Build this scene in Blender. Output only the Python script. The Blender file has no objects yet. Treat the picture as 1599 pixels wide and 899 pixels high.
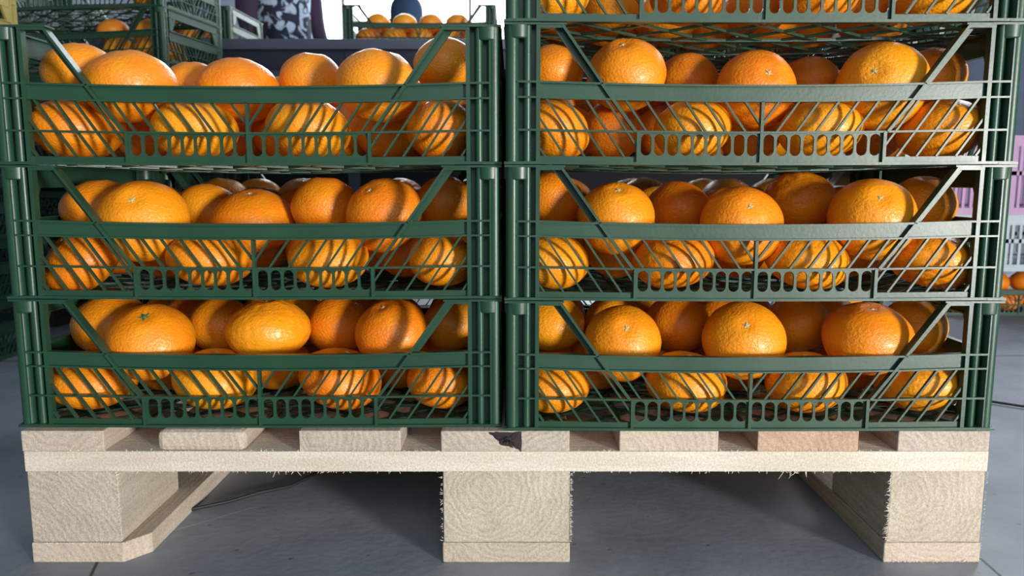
import bpy, bmesh, math, random
from mathutils import Vector, Matrix, noise
random.seed(7)
S = bpy.context.scene
COL = S.collection
R = math.radians

# ------------------------------------------------------------------ camera, world, light, exposure
cam_data = bpy.data.cameras.new('camera')
cam = bpy.data.objects.new('camera', cam_data); COL.objects.link(cam)
cam.location = (0.005, -0.775, 0.3993)
cam.rotation_euler = (R(90 - 7.83), 0, 0)
cam_data.sensor_width = 36
cam_data.lens = 1215 / 1599 * 36
cam_data.clip_start = 0.05
cam_data.dof.use_dof = True
cam_data.dof.focus_distance = 0.85
cam_data.dof.aperture_fstop = 9.0
S.camera = cam
S.view_settings.view_transform = 'Standard'
S.view_settings.look = 'None'
S.view_settings.exposure = 0.0
S.view_settings.gamma = 1.0
S.view_settings.use_curve_mapping = False

world = bpy.data.worlds.new('world'); S.world = world
world.use_nodes = True
bg = world.node_tree.nodes['Background']
bg.inputs[0].default_value = (0.72, 0.86, 1.0, 1)
bg.inputs[1].default_value = 0.26

def area(name, loc, target, size, power, color, size_y=None):
    l = bpy.data.lights.new(name, 'AREA')
    l.energy = power; l.color = color
    if size_y: l.shape = 'RECTANGLE'; l.size = size; l.size_y = size_y
    else: l.shape = 'DISK'; l.size = size
    o = bpy.data.objects.new(name, l); COL.objects.link(o)
    o.location = loc
    o.rotation_euler = (Vector(target) - Vector(loc)).to_track_quat('-Z', 'Y').to_euler()
    return o
# daylight through the hall's open door, in front of the stacks and to the right
area('door_daylight', (2.55, -3.0, 0.42), (0, 0.1, 0.32), 0.66, 210, (1.0, 0.965, 0.925))
# added wide soft front fill, from the same side of the hall
area('hall_fill', (0.4, -3.6, 2.2), (0, 0.3, 0.4), 2.2, 34, (0.86, 0.94, 1.0), 1.6)
# daylight of the big window behind the table
area('window_daylight', (-0.4, 4.75, 2.2), (-0.2, 0.2, 0.5), 2.0, 90, (0.85, 0.93, 1.0), 1.4)

# daylight of the smaller window in the right wall
area('side_window_daylight', (2.8, 2.95, 2.1), (0.3, 0.2, 0.4), 1.2, 45, (0.82, 0.92, 1.0), 1.6)

# ------------------------------------------------------------------ helpers
def srgb(r, g, b):
    f = lambda c: (c/255/12.92) if c/255 <= 0.04045 else ((c/255+0.055)/1.055)**2.4
    return (f(r), f(g), f(b), 1)

def newmat(name):
    m = bpy.data.materials.new(name); m.use_nodes = True
    nt = m.node_tree
    return m, nt, nt.nodes['Principled BSDF']

def node(nt, kind, **kw):
    n = nt.nodes.new(kind)
    for k, v in kw.items():
        if hasattr(n, k) and not isinstance(v, tuple): setattr(n, k, v)
        else: n.inputs[k].default_value = v
    return n

def plain(name, color, rough=0.5, metal=0.0, spec=0.5):
    m, nt, b = newmat(name)
    tc = node(nt, 'ShaderNodeTexCoord')
    nz = node(nt, 'ShaderNodeTexNoise'); nz.inputs['Scale'].default_value = 14; nz.inputs['Detail'].default_value = 5
    nt.links.new(tc.outputs['Object'], nz.inputs['Vector'])
    mx = node(nt, 'ShaderNodeMix', data_type='RGBA')
    mx.inputs['A'].default_value = tuple(c*0.85 for c in color[:3]) + (1,)
    mx.inputs['B'].default_value = tuple(min(1, c*1.12) for c in color[:3]) + (1,)
    nt.links.new(nz.outputs['Fac'], mx.inputs['Factor'])
    nt.links.new(mx.outputs['Result'], b.inputs['Base Color'])
    b.inputs['Roughness'].default_value = rough
    b.inputs['Metallic'].default_value = metal
    b.inputs['Specular IOR Level'].default_value = spec
    return m

def plastic(name, color, rough=0.36):
    m, nt, b = newmat(name)
    tc = node(nt, 'ShaderNodeTexCoord')
    nz = node(nt, 'ShaderNodeTexNoise'); nz.inputs['Scale'].default_value = 22; nz.inputs['Detail'].default_value = 6
    nt.links.new(tc.outputs['Object'], nz.inputs['Vector'])
    cr = node(nt, 'ShaderNodeMix', data_type='RGBA')
    cr.inputs['A'].default_value = tuple(c*0.8 for c in color[:3]) + (1,)
    cr.inputs['B'].default_value = tuple(min(1, c*1.2) for c in color[:3]) + (1,)
    nt.links.new(nz.outputs['Fac'], cr.inputs['Factor'])
    nt.links.new(cr.outputs['Result'], b.inputs['Base Color'])
    mr = node(nt, 'ShaderNodeMapRange'); mr.inputs['To Min'].default_value = rough - 0.08; mr.inputs['To Max'].default_value = rough + 0.1
    nt.links.new(nz.outputs['Fac'], mr.inputs['Value']); nt.links.new(mr.outputs['Result'], b.inputs['Roughness'])
    n2 = node(nt, 'ShaderNodeTexNoise'); n2.inputs['Scale'].default_value = 260; n2.inputs['Detail'].default_value = 3
    nt.links.new(tc.outputs['Object'], n2.inputs['Vector'])
    bp = node(nt, 'ShaderNodeBump'); bp.inputs['Strength'].default_value = 0.25; bp.inputs['Distance'].default_value = 0.0004
    nt.links.new(n2.outputs['Fac'], bp.inputs['Height']); nt.links.new(bp.outputs['Normal'], b.inputs['Normal'])
    return m

def orange_skin(name, bump, scale):
    m, nt, b = newmat(name)
    L = nt.links.new
    tc = node(nt, 'ShaderNodeTexCoord'); oi = node(nt, 'ShaderNodeObjectInfo')
    add = node(nt, 'ShaderNodeVectorMath', operation='ADD')
    mul = node(nt, 'ShaderNodeMath', operation='MULTIPLY'); mul.inputs[1].default_value = 37.0
    L(oi.outputs['Random'], mul.inputs[0]); L(tc.outputs['Object'], add.inputs[0]); L(mul.outputs[0], add.inputs[1])
    base = node(nt, 'ShaderNodeMix', data_type='RGBA')
    base.inputs['A'].default_value = (0.82, 0.195, 0.004, 1); base.inputs['B'].default_value = (0.93, 0.345, 0.008, 1)
    L(oi.outputs['Random'], base.inputs['Factor'])
    nz = node(nt, 'ShaderNodeTexNoise'); nz.inputs['Scale'].default_value = 1.6; nz.inputs['Detail'].default_value = 4
    L(add.outputs[0], nz.inputs['Vector'])
    hs = node(nt, 'ShaderNodeMix', data_type='RGBA'); hs.inputs['B'].default_value = (0.90, 0.38, 0.010, 1)
    mr = node(nt, 'ShaderNodeMapRange'); mr.inputs['From Min'].default_value = .45; mr.inputs['From Max'].default_value = .75; mr.inputs['To Max'].default_value = 0.6
    L(nz.outputs['Fac'], mr.inputs['Value']); L(mr.outputs['Result'], hs.inputs['Factor']); L(base.outputs['Result'], hs.inputs['A'])
    vo = node(nt, 'ShaderNodeTexVoronoi'); vo.inputs['Scale'].default_value = scale
    L(add.outputs[0], vo.inputs['Vector'])
    pore = node(nt, 'ShaderNodeMapRange'); pore.inputs['From Min'].default_value = 0.0; pore.inputs['From Max'].default_value = 0.35; pore.inputs['To Min'].default_value = 0.8; pore.inputs['To Max'].default_value = 1.0
    L(vo.outputs['Distance'], pore.inputs['Value'])
    pm = node(nt, 'ShaderNodeVectorMath', operation='SCALE'); L(hs.outputs['Result'], pm.inputs[0]); L(pore.outputs['Result'], pm.inputs['Scale'])
    L(pm.outputs[0], b.inputs['Base Color'])
    n2 = node(nt, 'ShaderNodeTexNoise'); n2.inputs['Scale'].default_value = scale * 0.45; n2.inputs['Detail'].default_value = 3
    L(add.outputs[0], n2.inputs['Vector'])
    sm = node(nt, 'ShaderNodeMath', operation='ADD'); L(pore.outputs['Result'], sm.inputs[0]); L(n2.outputs['Fac'], sm.inputs[1])
    bp = node(nt, 'ShaderNodeBump'); bp.inputs['Strength'].default_value = bump; bp.inputs['Distance'].default_value = 0.0015
    L(sm.outputs[0], bp.inputs['Height']); L(bp.outputs['Normal'], b.inputs['Normal'])
    b.inputs['Roughness'].default_value = 0.37
    b.inputs['Specular IOR Level'].default_value = 0.5
    b.inputs['Coat Weight'].default_value = 0.07; b.inputs['Coat Roughness'].default_value = 0.18
    return m

def wood(name, c1, c2, ends=True, fuzz=0.5):
    """rough sawn pine: rings across the board's long axis (object Y), grain lines along it"""
    m, nt, b = newmat(name); L = nt.links.new
    tc = node(nt, 'ShaderNodeTexCoord'); oi = node(nt, 'ShaderNodeObjectInfo')
    mp = node(nt, 'ShaderNodeMapping'); mp.inputs['Scale'].default_value = (1, 0.10, 1) if ends else (0.10, 1, 1)
    cmb = node(nt, 'ShaderNodeCombineXYZ')
    for k, (a, c) in enumerate(((.13, -.04), (0, 0), (.17, -.10))):
        mm = node(nt, 'ShaderNodeMath', operation='MULTIPLY_ADD'); mm.inputs[1].default_value = a; mm.inputs[2].default_value = c
        L(oi.outputs['Random'], mm.inputs[0]); L(mm.outputs[0], cmb.inputs[k])
    L(tc.outputs['Object'], mp.inputs['Vector']); L(cmb.outputs[0], mp.inputs['Location'])
    wv = node(nt, 'ShaderNodeTexWave', wave_type='RINGS', rings_direction='Y' if ends else 'X')
    wv.inputs['Scale'].default_value = 44; wv.inputs['Distortion'].default_value = 9.0
    wv.inputs['Detail'].default_value = 3; wv.inputs['Detail Scale'].default_value = 1.2
    L(mp.outputs[0], wv.inputs['Vector'])
    nz = node(nt, 'ShaderNodeTexNoise'); nz.inputs['Scale'].default_value = 26; nz.inputs['Detail'].default_value = 8; nz.inputs['Roughness'].default_value = .7
    L(mp.outputs[0], nz.inputs['Vector'])
    big = node(nt, 'ShaderNodeTexNoise'); big.inputs['Scale'].default_value = 7; big.inputs['Detail'].default_value = 3
    L(tc.outputs['Object'], big.inputs['Vector'])
    mx = node(nt, 'ShaderNodeMix', data_type='RGBA'); mx.inputs['A'].default_value = c2; mx.inputs['B'].default_value = c1
    f1 = node(nt, 'ShaderNodeMath', operation='MULTIPLY_ADD'); f1.inputs[1].default_value = .24; L(wv.outputs['Fac'], f1.inputs[0])
    f2 = node(nt, 'ShaderNodeMath', operation='MULTIPLY'); f2.inputs[1].default_value = 1.05; L(nz.outputs['Fac'], f2.inputs[0])
    L(f2.outputs[0], f1.inputs[2])
    f3 = node(nt, 'ShaderNodeMath', operation='MULTIPLY_ADD'); f3.inputs[1].default_value = .9; L(big.outputs['Fac'], f3.inputs[0])
    f4 = node(nt, 'ShaderNodeMath', operation='SUBTRACT'); f4.inputs[1].default_value = .45; L(f1.outputs[0], f4.inputs[0]); L(f4.outputs[0], f3.inputs[2])
    L(f3.outputs[0], mx.inputs['Factor'])
    fz = node(nt, 'ShaderNodeTexNoise'); fz.inputs['Scale'].default_value = 420; fz.inputs['Detail'].default_value = 5; fz.inputs['Roughness'].default_value = .75
    L(tc.outputs['Object'], fz.inputs['Vector'])
    sp = node(nt, 'ShaderNodeMapRange'); sp.inputs['From Min'].default_value = .35; sp.inputs['From Max'].default_value = .65; sp.inputs['To Min'].default_value = .74; sp.inputs['To Max'].default_value = 1.12
    L(fz.outputs['Fac'], sp.inputs['Value'])
    vm = node(nt, 'ShaderNodeVectorMath', operation='SCALE'); L(mx.outputs['Result'], vm.inputs[0]); L(sp.outputs['Result'], vm.inputs['Scale'])
    L(vm.outputs[0], b.inputs['Base Color'])
    ad = node(nt, 'ShaderNodeMath', operation='MULTIPLY_ADD'); ad.inputs[1].default_value = .22; L(wv.outputs['Fac'], ad.inputs[0]); L(fz.outputs['Fac'], ad.inputs[2])
    bp = node(nt, 'ShaderNodeBump'); bp.inputs['Strength'].default_value = fuzz; bp.inputs['Distance'].default_value = 0.0016
    L(ad.outputs[0], bp.inputs['Height']); L(bp.outputs['Normal'], b.inputs['Normal'])
    b.inputs['Roughness'].default_value = .85; b.inputs['Specular IOR Level'].default_value = .2
    return m

def concrete():
    m, nt, b = newmat('concrete_floor'); L = nt.links.new
    tc = node(nt, 'ShaderNodeTexCoord')
    a = node(nt, 'ShaderNodeTexNoise'); a.inputs['Scale'].default_value = 3.2; a.inputs['Detail'].default_value = 9; a.inputs['Roughness'].default_value = .62
    c = node(nt, 'ShaderNodeTexNoise'); c.inputs['Scale'].default_value = 95; c.inputs['Detail'].default_value = 6
    v = node(nt, 'ShaderNodeTexVoronoi'); v.inputs['Scale'].default_value = 26
    for n in (a, c, v): L(tc.outputs['Object'], n.inputs['Vector'])
    mx = node(nt, 'ShaderNodeMix', data_type='RGBA'); mx.inputs['A'].default_value = srgb(108, 115, 124); mx.inputs['B'].default_value = srgb(160, 167, 176)
    mr = node(nt, 'ShaderNodeMapRange'); mr.inputs['From Min'].default_value = .3; mr.inputs['From Max'].default_value = .72
    L(a.outputs['Fac'], mr.inputs['Value']); L(mr.outputs['Result'], mx.inputs['Factor'])
    pit = node(nt, 'ShaderNodeMapRange'); pit.inputs['From Min'].default_value = .03; pit.inputs['From Max'].default_value = .10; pit.inputs['To Min'].default_value = .62; pit.inputs['To Max'].default_value = 1
    L(v.outputs['Distance'], pit.inputs['Value'])
    sc = node(nt, 'ShaderNodeVectorMath', operation='SCALE'); L(mx.outputs['Result'], sc.inputs[0]); L(pit.outputs['Result'], sc.inputs['Scale'])
    # old joints and scratches in the slab: thin straight lines at fixed places on the floor
    last = sc.outputs[0]
    sep = node(nt, 'ShaderNodeSeparateXYZ'); L(tc.outputs['Object'], sep.inputs[0])
    for (x0, y0, x1, y1, w, val) in FLOOR_LINES:
        nx, ny = -(y1-y0), (x1-x0); ln = math.hypot(nx, ny); nx /= ln; ny /= ln
        dx, dy = (x1-x0)/ln, (y1-y0)/ln
        def lin(ax, ay, k):
            p = node(nt, 'ShaderNodeMath', operation='MULTIPLY_ADD'); L(sep.outputs[0], p.inputs[0]); p.inputs[1].default_value = ax; p.inputs[2].default_value = k
            r = node(nt, 'ShaderNodeMath', operation='MULTIPLY_ADD'); L(sep.outputs[1], r.inputs[0]); r.inputs[1].default_value = ay; L(p.outputs[0], r.inputs[2])
            return r
        d = lin(nx, ny, -(nx*x0 + ny*y0)); t = lin(dx, dy, -(dx*x0 + dy*y0) - ln/2)
        wob = node(nt, 'ShaderNodeMath', operation='MULTIPLY_ADD'); L(a.outputs['Fac'], wob.inputs[0]); wob.inputs[1].default_value = .02; L(d.outputs[0], wob.inputs[2])
        off = node(nt, 'ShaderNodeMath', operation='ADD'); L(wob.outputs[0], off.inputs[0]); off.inputs[1].default_value = -.01
        ab = node(nt, 'ShaderNodeMath', operation='ABSOLUTE'); L(off.outputs[0], ab.inputs[0])
        lt = node(nt, 'ShaderNodeMapRange'); lt.inputs['From Min'].default_value = w*.5; lt.inputs['From Max'].default_value = w*1.5; lt.inputs['To Min'].default_value = 1; lt.inputs['To Max'].default_value = 0
        L(ab.outputs[0], lt.inputs['Value'])
        at = node(nt, 'ShaderNodeMath', operation='ABSOLUTE'); L(t.outputs[0], at.inputs[0])
        l2 = node(nt, 'ShaderNodeMath', operation='LESS_THAN'); L(at.outputs[0], l2.inputs[0]); l2.inputs[1].default_value = ln/2
        pr = node(nt, 'ShaderNodeMath', operation='MULTIPLY'); L(lt.outputs['Result'], pr.inputs[0]); L(l2.outputs[0], pr.inputs[1])
        mm = node(nt, 'ShaderNodeMix', data_type='RGBA'); L(pr.outputs[0], mm.inputs['Factor']); L(last, mm.inputs['A']); mm.inputs['B'].default_value = (val, val*1.05, val*1.1, 1)
        last = mm.outputs['Result']
    L(last, b.inputs['Base Color'])
    ad = node(nt, 'ShaderNodeMath', operation='MULTIPLY_ADD'); ad.inputs[1].default_value = .5; L(c.outputs['Fac'], ad.inputs[0]); L(pit.outputs['Result'], ad.inputs[2])
    bp = node(nt, 'ShaderNodeBump'); bp.inputs['Strength'].default_value = .45; bp.inputs['Distance'].default_value = .0022
    L(ad.outputs[0], bp.inputs['Height']); L(bp.outputs['Normal'], b.inputs['Normal'])
    b.inputs['Roughness'].default_value = .55
    return m

def emit(name, color, strength):
    m, nt, b = newmat(name)
    b.inputs['Base Color'].default_value = color
    b.inputs['Emission Color'].default_value = color
    b.inputs['Emission Strength'].default_value = strength
    return m

class MB:
    """collects shapes; build() links them as one mesh object"""
    def __init__(s): s.v = []; s.f = []; s.smooth = []
    def quad(s, pts, sm=False):
        n = len(s.v); s.v += [Vector(p) for p in pts]; s.f.append(tuple(range(n, n+len(pts)))); s.smooth.append(sm)
    def hexa(s, P):
        n = len(s.v); s.v += [Vector(p) for p in P]
        for f in ((0,3,2,1),(4,5,6,7),(0,1,5,4),(1,2,6,5),(2,3,7,6),(3,0,4,7)):
            s.f.append(tuple(n+i for i in f)); s.smooth.append(False)
    def box(s, x0, x1, y0, y1, z0, z1, nseg=1):
        """box, cut along x so that it can bend"""
        n = len(s.v); N = nseg + 1
        for i in range(N):
            x = x0 + (x1-x0)*i/nseg
            s.v += [Vector((x,y0,z0)), Vector((x,y1,z0)), Vector((x,y1,z1)), Vector((x,y0,z1))]
        for i in range(nseg):
            a = n + 4*i; b = a + 4
            for k in range(4):
                l = (k+1) % 4
                s.f.append((a+k, a+l, b+l, b+k)); s.smooth.append(False)
        s.f.append((n+3, n+2, n+1, n)); s.smooth.append(False)
        e = n + 4*nseg
        s.f.append((e, e+1, e+2, e+3)); s.smooth.append(False)
    def barxz(s, a, b, w, y0, y1, nseg=1):
        """flat bar in the xz plane from a to b (2d), width w, between depths y0..y1"""
        a = Vector(a); b = Vector(b)
        for i in range(nseg):
            p = a.lerp(b, i/nseg); q = a.lerp(b, (i+1)/nseg)
            d = (b-a).normalized(); n = Vector((-d.y, d.x))*w/2
            P = [p-n, q-n, q+n, p+n]
            s.hexa([(c.x, y0, c.y) for c in P] + [(c.x, y1, c.y) for c in P])
    def cyl(s, x, y, z0, z1, r, n=12, r2=None, cap=True):
        r2 = r if r2 is None else r2
        b = len(s.v)
        for z, rr in ((z0, r), (z1, r2)):
            for i in range(n):
                a = 2*math.pi*i/n; s.v.append(Vector((x+rr*math.cos(a), y+rr*math.sin(a), z)))
        for i in range(n):
            j = (i+1) % n; s.f.append((b+i, b+j, b+n+j, b+n+i)); s.smooth.append(True)
        if cap:
            s.f.append(tuple(b+n+i for i in range(n))); s.smooth.append(False)
            s.f.append(tuple(b+i for i in reversed(range(n)))); s.smooth.append(False)
    def tube(s, pts, r, n=6):
        pts = [Vector(p) for p in pts]; b = len(s.v)
        for i, p in enumerate(pts):
            t = (pts[min(i+1, len(pts)-1)] - pts[max(i-1, 0)]).normalized()
            u = t.orthogonal().normalized() if i == 0 else (u - t*u.dot(t)).normalized()
            w = t.cross(u)
            rr = r[i] if isinstance(r, (list, tuple)) else r
            for k in range(n):
                a = 2*math.pi*k/n; s.v.append(p + (u*math.cos(a) + w*math.sin(a))*rr)
        for i in range(len(pts)-1):
            for k in range(n):
                l = (k+1) % n; s.f.append((b+i*n+k, b+i*n+l, b+(i+1)*n+l, b+(i+1)*n+k)); s.smooth.append(True)
        s.f.append(tuple(b+k for k in reversed(range(n)))); s.smooth.append(False)
        s.f.append(tuple(b+(len(pts)-1)*n+k for k in range(n))); s.smooth.append(False)
    def map(s, fn):
        s.v = [Vector(fn(v)) for v in s.v]; return s
    def mesh(s, name, mat):
        me = bpy.data.meshes.new(name)
        me.from_pydata([tuple(v) for v in s.v], [], s.f)
        me.polygons.foreach_set('use_smooth', s.smooth)
        bm = bmesh.new(); bm.from_mesh(me); bmesh.ops.recalc_face_normals(bm, faces=bm.faces); bm.to_mesh(me); bm.free()
        me.materials.append(mat); me.update()
        if any(s.smooth): me.set_sharp_from_angle(angle=R(40))
        return me
    def build(s, name, mat, parent=None, bevel=0):
        o = bpy.data.objects.new(name, s.mesh(name, mat)); COL.objects.link(o)
        if parent: o.parent = parent
        if bevel:
            m = o.modifiers.new('bevel', 'BEVEL'); m.width = bevel; m.segments = 2; m.limit_method = 'ANGLE'; m.angle_limit = R(50)
        return o

def tag(o, label=None, cat=None, group=None, kind=None):
    if label: o['label'] = label
    if cat: o['category'] = cat
    if group: o['group'] = group
    if kind: o['kind'] = kind
    return o
def empty(name, loc=(0,0,0), rz=0):
    o = bpy.data.objects.new(name, None); COL.objects.link(o); o.location = loc; o.rotation_euler = (0,0,rz)
    o.empty_display_size = 0.05
    return o
def copy_tree(o, parent=None):
    c = o.copy(); COL.objects.link(c); c.parent = parent
    for k in ('label', 'category', 'group'):
        if parent is None and k in c: del c[k]
    for ch in list(o.children): copy_tree(ch, c)
    return c

# ------------------------------------------------------------------ materials
FLOOR_LINES = [(-.405, .060, -.312, .144, .0009, .42), (-.440, .020, -.424, -.035, .0016, .02),
               (.506, .010, .506, -.20, .0016, .02), (-2.2, .9, 2.6, 1.02, .004, .03)]
M = {
 'green': plastic('dark_green_plastic', (.0145, .056, .030, 1), .38),
 'purple': plastic('lilac_plastic', srgb(176, 140, 178), .5),
 'white_plastic': plastic('pale_plastic', srgb(170, 182, 190), .5),
 'yellow': plastic('yellow_plastic', srgb(150, 134, 60), .5),
 's': orange_skin('smooth_orange_peel', .75, 30.0),
 'r': orange_skin('ribbed_orange_peel', .8, 28.0),
 'p': orange_skin('pebbly_orange_peel', .95, 15.0),
 'stem': plain('dry_stem', srgb(190, 178, 128), .7),
 'green_stem': plain('green_calyx', srgb(70, 110, 62), .6),
 'wood': wood('pine_board', srgb(212, 199, 180), srgb(166, 147, 128)),
 'wood_pink': wood('pinkish_pine_board', srgb(206, 176, 154), srgb(158, 124, 104)),
 'wood_grey': wood('weathered_pine_board', srgb(204, 192, 176), srgb(150, 136, 120)),
 'wood_block': wood('sawn_pine_block', srgb(210, 198, 179), srgb(164, 149, 130), True, .9),
 'wood_cross': wood('pale_pine_cross_board', srgb(232, 223, 207), srgb(204, 190, 168), False, .8),
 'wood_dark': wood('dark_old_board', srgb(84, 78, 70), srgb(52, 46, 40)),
 'under': plain('under_table_shade', srgb(12, 13, 16), .7, 0, .2),  # near-black: shade under the table put into the colour
 'fibre': plain('wood_fibre', srgb(235, 226, 208), .9),
 'bark': plain('dark_bark', srgb(48, 38, 42), .95),
 'floor': concrete(),
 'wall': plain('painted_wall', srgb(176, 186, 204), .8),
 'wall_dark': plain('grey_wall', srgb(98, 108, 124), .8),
 'steel': plain('grey_steel', srgb(82, 90, 106), .45, .3),
 'steel_dark': plain('dark_steel', srgb(44, 50, 64), .5, .3),
 'frame': plain('window_frame', srgb(150, 150, 150), .5),
 'rubber': plain('black_rubber', (.012, .013, .016, 1), .6),
 'sky': emit('bright_daylight_pane', (.93, .97, 1, 1), 5.0),
 'skin': plain('skin', srgb(196, 150, 128), .6),
 'navy': plain('dark_blue_cloth', srgb(38, 66, 98), .8),
 'plum': plain('plum_cloth', srgb(52, 36, 60), .85),
 'shoe': plain('black_shoe', (.015, .015, .018, 1), .5),
}
def floral():
    m, nt, b = newmat('floral_cloth'); L = nt.links.new
    tc = node(nt, 'ShaderNodeTexCoord')
    nz = node(nt, 'ShaderNodeTexNoise'); nz.inputs['Scale'].default_value = 18; nz.inputs['Detail'].default_value = 2; nz.inputs['Distortion'].default_value = 1.2
    L(tc.outputs['Object'], nz.inputs['Vector'])
    mr = node(nt, 'ShaderNodeMapRange'); mr.inputs['From Min'].default_value = .50; mr.inputs['From Max'].default_value = .56
    L(nz.outputs['Fac'], mr.inputs['Value'])
    mx = node(nt, 'ShaderNodeMix', data_type='RGBA'); mx.inputs['A'].default_value = srgb(26, 34, 52); mx.inputs['B'].default_value = srgb(168, 186, 206)
    L(mr.outputs['Result'], mx.inputs['Factor']); L(mx.outputs['Result'], b.inputs['Base Color']); b.inputs['Roughness'].default_value = .9
    return m
M['floral'] = floral()

# ------------------------------------------------------------------ the hall
def struct(name, mb, mat, parent=None):
    o = mb.build(name, mat, parent)
    if parent is None: o['kind'] = 'structure'
    return o
m = MB(); m.quad([(-4, -5, 0), (5, -5, 0), (5, 5.2, 0), (-4, 5.2, 0)]); struct('floor', m, M['floor'])
# back wall with the opening of the big window (x -1.55..0.95, z 0.75..3.2)
WX0, WX1, WZ0, WZ1 = -1.47, 0.95, 0.75, 3.3
m = MB()
m.box(-4, WX0, 5.0, 5.2, 0, 4); m.box(WX1, 5, 5.0, 5.2, 0, 4); m.box(WX0, WX1, 5.0, 5.2, 0, WZ0); m.box(WX0, WX1, 5.0, 5.2, WZ1, 4)
struct('wall_back', m, M['wall'])
w = empty('window_1', (0, 5.1, 0)); w['kind'] = 'structure'
m = MB(); m.box(WX0, WX1, .02, .03, WZ0, WZ1); m.build('pane', M['sky'], w)
m = MB()
for x in (WX0+.02, -1.22, -.3, .35, WX1-.02): m.box(x-.011, x+.011, -.02, .02, WZ0, WZ1)
for z in (WZ0+.02, 2.2, WZ1-.02): m.box(WX0, WX1, -.015, .015, z-.02, z+.02)
m.build('window_frame', M['frame'], w)
# right wall with a smaller window
VX, VY0, VY1, VZ0, VZ1 = 2.9, 2.3, 3.62, 1.18, 3.2
m = MB()
m.box(VX, VX+.2, -1.0, VY0, 0, 4); m.box(VX, VX+.2, VY1, 5.0, 0, 4); m.box(VX, VX+.2, VY0, VY1, 0, VZ0); m.box(VX, VX+.2, VY0, VY1, VZ1, 4)
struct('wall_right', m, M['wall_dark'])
w = empty('window_2', (VX+.1, 0, 0)); w['kind'] = 'structure'
m = MB(); m.box(.02, .03, VY0, VY1, VZ0, VZ1); m.build('pane', M['sky'], w)
m = MB()
for y in (VY0+.02, (VY0+VY1)/2, VY1-.02): m.box(-.02, .02, y-.02, y+.02, VZ0, VZ1)
m.build('window_frame', M['frame'], w)
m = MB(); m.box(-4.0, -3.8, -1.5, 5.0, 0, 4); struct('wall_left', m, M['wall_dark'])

# ------------------------------------------------------------------ the plastic crate, one moulded kind for every stack
CW, CD, CH = .503, .300, .1355
HW, HD = CW/2, CD/2
def sag(x, z, half):
    t = max(0, 1 - (x/half)**2)
    return z - t*(.0012 + .0030*min(1, max(0, z)/.07))
def clip(u0, z0, u1, z1, ulo, uhi, zlo, zhi):
    """clip the segment to a rectangle"""
    t0, t1 = 0, 1
    for p, q_ in ((-(u1-u0), u0-ulo), ((u1-u0), uhi-u0), (-(z1-z0), z0-zlo), ((z1-z0), zhi-z0)):
        if abs(p) < 1e-12:
            if q_ < 0: return None
        else:
            t = q_/p
            if p < 0: t0 = max(t0, t)
            else: t1 = min(t1, t)
    if t0 >= t1: return None
    return (u0+(u1-u0)*t0, z0+(z1-z0)*t0), (u0+(u1-u0)*t1, z0+(z1-z0)*t1)
def slot_row(m, u0, u1, n, z0, z1, d0, d1, w):
    """plate with n upright rounded slots"""
    pitch = (u1-u0)/n
    K = 6
    for i in range(n):
        a, b_ = u0+pitch*i, u0+pitch*(i+1); c = (a+b_)/2; r = w/2
        def ring(top):
            zc = z1-.0012-r if top else z0+.0012+r; zz = z1 if top else z0; sg = 1 if top else -1
            arc = [(c-r*math.cos(math.pi*k/K), zc+sg*r*math.sin(math.pi*k/K)) for k in range(K+1)]
            out = [(a+(b_-a)*k/K, zz) for k in range(K+1)]
            for k in range(K):
                P = [out[k], out[k+1], arc[k+1], arc[k]]
                if k == 0: m.hexa([(p[0], d, p[1]) for d in (d0, d1) for p in [(a, zc), (a, zz), arc[1] if False else out[0], arc[0]]]) if False else None
                m.hexa([(p[0], d0, p[1]) for p in P] + [(p[0], d1, p[1]) for p in P])
            return zc
        zt = ring(True); zb = ring(False)
        for s0, s1, xa in ((a, c-r, 0), (c+r, b_, 1)):
            m.hexa([(s0,d0,zb),(s1,d0,zb),(s1,d0,zt),(s0,d0,zt),(s0,d1,zb),(s1,d1,zb),(s1,d1,zt),(s0,d1,zt)])
            # corner fillets between the slot's round end and the plate's edge
            for zc, zz in ((zt, z1), (zb, z0)):
                e = s0 if xa == 0 else s1; q_ = s1 if xa == 0 else s0
                m.hexa([(e,d0,zc),(q_,d0,zc),(e,d0,zz),(e,d0,zz),(e,d1,zc),(q_,d1,zc),(e,d1,zz),(e,d1,zz)])

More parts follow.
